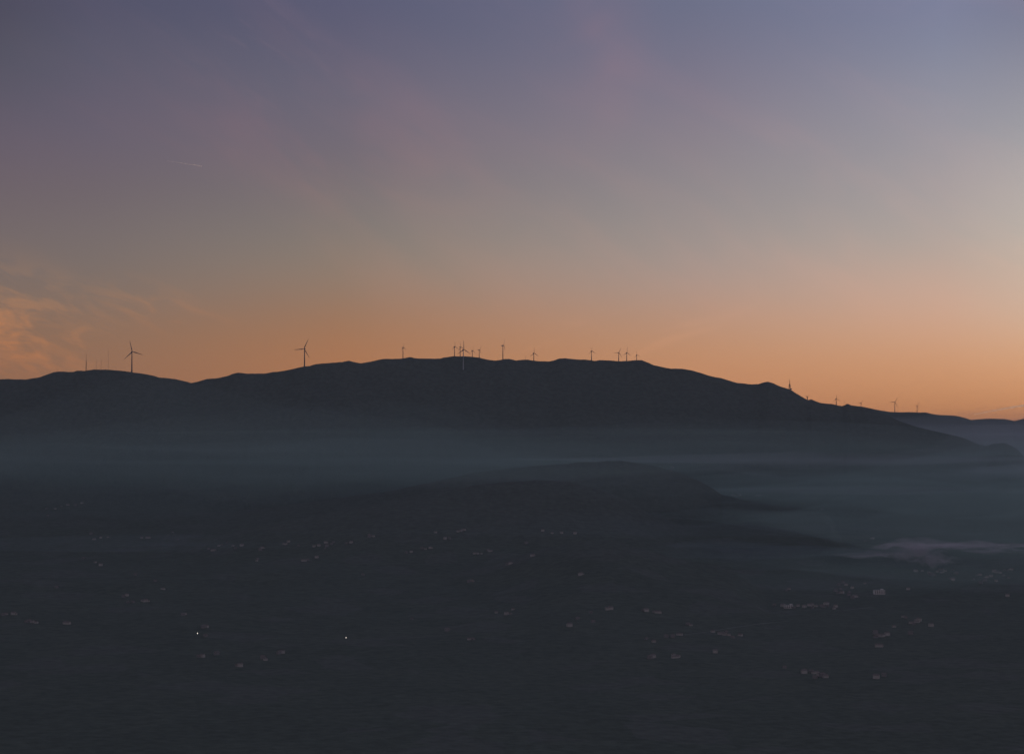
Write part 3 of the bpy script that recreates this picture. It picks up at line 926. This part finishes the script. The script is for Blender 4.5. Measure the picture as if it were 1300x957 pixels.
cur = None
azs = sorted(TINT)
for i, z in enumerate(azs):
    r_ = tint_ramp(TINT[z])
    if cur is None: cur = r_; continue
    mx = N('ShaderNodeMix'); mx.data_type = 'RGBA'
    L(maprange(AZ, azs[i - 1], z, smooth=False), mx.inputs[0]); L(cur, mx.inputs[6]); L(r_, mx.inputs[7])
    cur = mx.outputs[2]
tinted = N('ShaderNodeVectorMath'); tinted.operation = 'MULTIPLY'
L(sky.outputs[0], tinted.inputs[0]); L(vec_scale(cur, 8.0), tinted.inputs[1])

# the pale anti-twilight arch in the sky opposite the sunset
arch = math_('MULTIPLY', maprange(math_('ABSOLUTE', AZ), 45, 150), maprange(EL, 0.0, 75.0, .8, .08))
arch = math_('MULTIPLY', arch, maprange(EL, -1.0, 3.0))
av_ = N('ShaderNodeCombineXYZ'); av_.inputs[0].default_value = .17; av_.inputs[1].default_value = .165; av_.inputs[2].default_value = .19
tn = N('ShaderNodeVectorMath'); tn.operation = 'ADD'
L(tinted.outputs[0], tn.inputs[0]); L(vec_scale(av_.outputs[0], arch), tn.inputs[1])
tinted = tn

# thin cirrus, streaked down to the right
def streaks(rot, sc, seed, detail=5, dist=0.6, rough=.55):
    cmb = N('ShaderNodeCombineXYZ'); L(AZ, cmb.inputs[0]); L(EL, cmb.inputs[1]); cmb.inputs[2].default_value = seed
    r1 = N('ShaderNodeVectorRotate'); r1.rotation_type = 'Z_AXIS'; r1.inputs['Angle'].default_value = R(rot)
    L(cmb.outputs[0], r1.inputs['Vector'])
    mp = N('ShaderNodeMapping'); mp.inputs['Scale'].default_value = (sc[0], sc[1], 1); L(r1.outputs[0], mp.inputs[0])
    nz = N('ShaderNodeTexNoise'); nz.inputs['Scale'].default_value = 1; nz.inputs['Detail'].default_value = detail
    nz.inputs['Distortion'].default_value = dist; nz.inputs['Roughness'].default_value = rough
    L(mp.outputs[0], nz.inputs['Vector'])
    return nz.outputs['Fac']


def blob(az0, el0, wa, we, rot=0.0):
    """soft elliptical patch of sky, 1 in its middle"""
    cmb = N('ShaderNodeCombineXYZ'); L(math_('SUBTRACT', AZ, az0), cmb.inputs[0]); L(math_('SUBTRACT', EL, el0), cmb.inputs[1])
    r1 = N('ShaderNodeVectorRotate'); r1.rotation_type = 'Z_AXIS'; r1.inputs['Angle'].default_value = R(rot)
    L(cmb.outputs[0], r1.inputs['Vector'])
    dv = N('ShaderNodeVectorMath'); dv.operation = 'DIVIDE'; dv.inputs[1].default_value = (wa, we, 1); L(r1.outputs[0], dv.inputs[0])
    ln = N('ShaderNodeVectorMath'); ln.operation = 'LENGTH'; L(dv.outputs[0], ln.inputs[0])
    return maprange(ln.outputs['Value'], 0.0, 1.0, 1.0, 0.0)


def add_(a, b): return math_('ADD', a, b)
def mul_(a, b): return math_('MULTIPLY', a, b)


state = tinted.outputs[0]


def cloud(mask, gain):
    """thin cloud that catches the glow: scales the light coming from there"""
    global state
    mx = N('ShaderNodeMix'); mx.data_type = 'RGBA'
    mx.inputs[6].default_value = (1, 1, 1, 1); mx.inputs[7].default_value = (gain[0] / 2, gain[1] / 2, gain[2] / 2, 1)
    mx.inputs[6].default_value = (.5, .5, .5, 1)
    L(mask, mx.inputs[0])
    m = N('ShaderNodeVectorMath'); m.operation = 'MULTIPLY'
    L(state, m.inputs[0]); L(vec_scale(mx.outputs[2], 2.0), m.inputs[1])
    state = m.outputs[0]


# orange bank low on the left
cloud(mul_(maprange(streaks(24, (.42, 1.35), 3.0, 7, .9, .6), .43, .60), blob(-15.0, 3.7, 4.3, 2.5, 18)), (1.46, 1.21, .97))
cloud(mul_(maprange(streaks(16, (.8, 3.0), 5.0, 6, .8, .62), .45, .62), blob(-15.0, 3.0, 3.2, 2.2, 10)), (1.22, 1.09, .96))
cloud(mul_(maprange(streaks(20, (.5, 1.6), 8.0, 5), .45, .62), blob(-11.0, 4.1, 3.4, 1.0, 14)), (1.22, 1.08, .96))
# pink veils high up
cloud(mul_(maprange(streaks(-62, (.16, .30), 11.0, 3), .30, .62), blob(2.6, 11.6, 2.2, 4.2, 14)), (1.20, 1.04, 1.0))
cloud(mul_(maprange(streaks(36, (.14, .42), 14.0, 4, .4), .40, .70), blob(-5.5, 9.6, 6.5, 4.4, 20)), (1.24, 1.06, 1.02))
cloud(mul_(maprange(streaks(36, (.22, 1.5), 19.0, 6), .50, .70), blob(-8.0, 11.8, 5.5, 2.4, 30)), (1.28, 1.14, 1.08))
cloud(mul_(maprange(streaks(30, (.12, .40), 23.0, 6), .42, .72), maprange(EL, 2.0, 6.0)), (1.10, 1.03, 1.01))
cloud(mul_(maprange(streaks(-16, (.25, 1.8), 27.0, 5), .54, .70), blob(3.5, 3.0, 6.0, 1.6, -8)), (1.08, 1.06, 1.05))
L(state, bg.inputs['Color'])
bg.inputs['Strength'].default_value = STR

# the sun has already gone under the horizon, right of the frame
s_d = bpy.data.lights.new('sun', 'SUN')
s_d.energy = 0.25
s_d.angle = R(0.5)
s_d.color = (1.0, .72, .48)
sun = bpy.data.objects.new('sun', s_d)
col.objects.link(sun)
sv = Vector((math.sin(R(SUN_AZ)) * math.cos(R(SUN_EL)), math.cos(R(SUN_AZ)) * math.cos(R(SUN_EL)), math.sin(R(SUN_EL))))
sun.rotation_euler = sv.to_track_quat('Z', 'Y').to_euler()
sun.location = (0, 0, 1500)

# ------------------------------------------------------------------ render settings
scene.render.engine = 'CYCLES'
scene.cycles.use_denoising = True
scene.cycles.use_adaptive_sampling = False
scene.cycles.max_bounces = 6
scene.cycles.diffuse_bounces = 2
scene.cycles.volume_bounces = 1
scene.cycles.volume_step_rate = 2.0
scene.cycles.volume_max_steps = 64
scene.view_settings.view_transform = 'Standard'
scene.view_settings.look = 'None'
scene.view_settings.exposure = math.log2(1.0 / STR)
scene.view_settings.gamma = 1.0
scene.view_settings.use_curve_mapping = False
scene.render.resolution_x = 1024
scene.render.resolution_y = 753
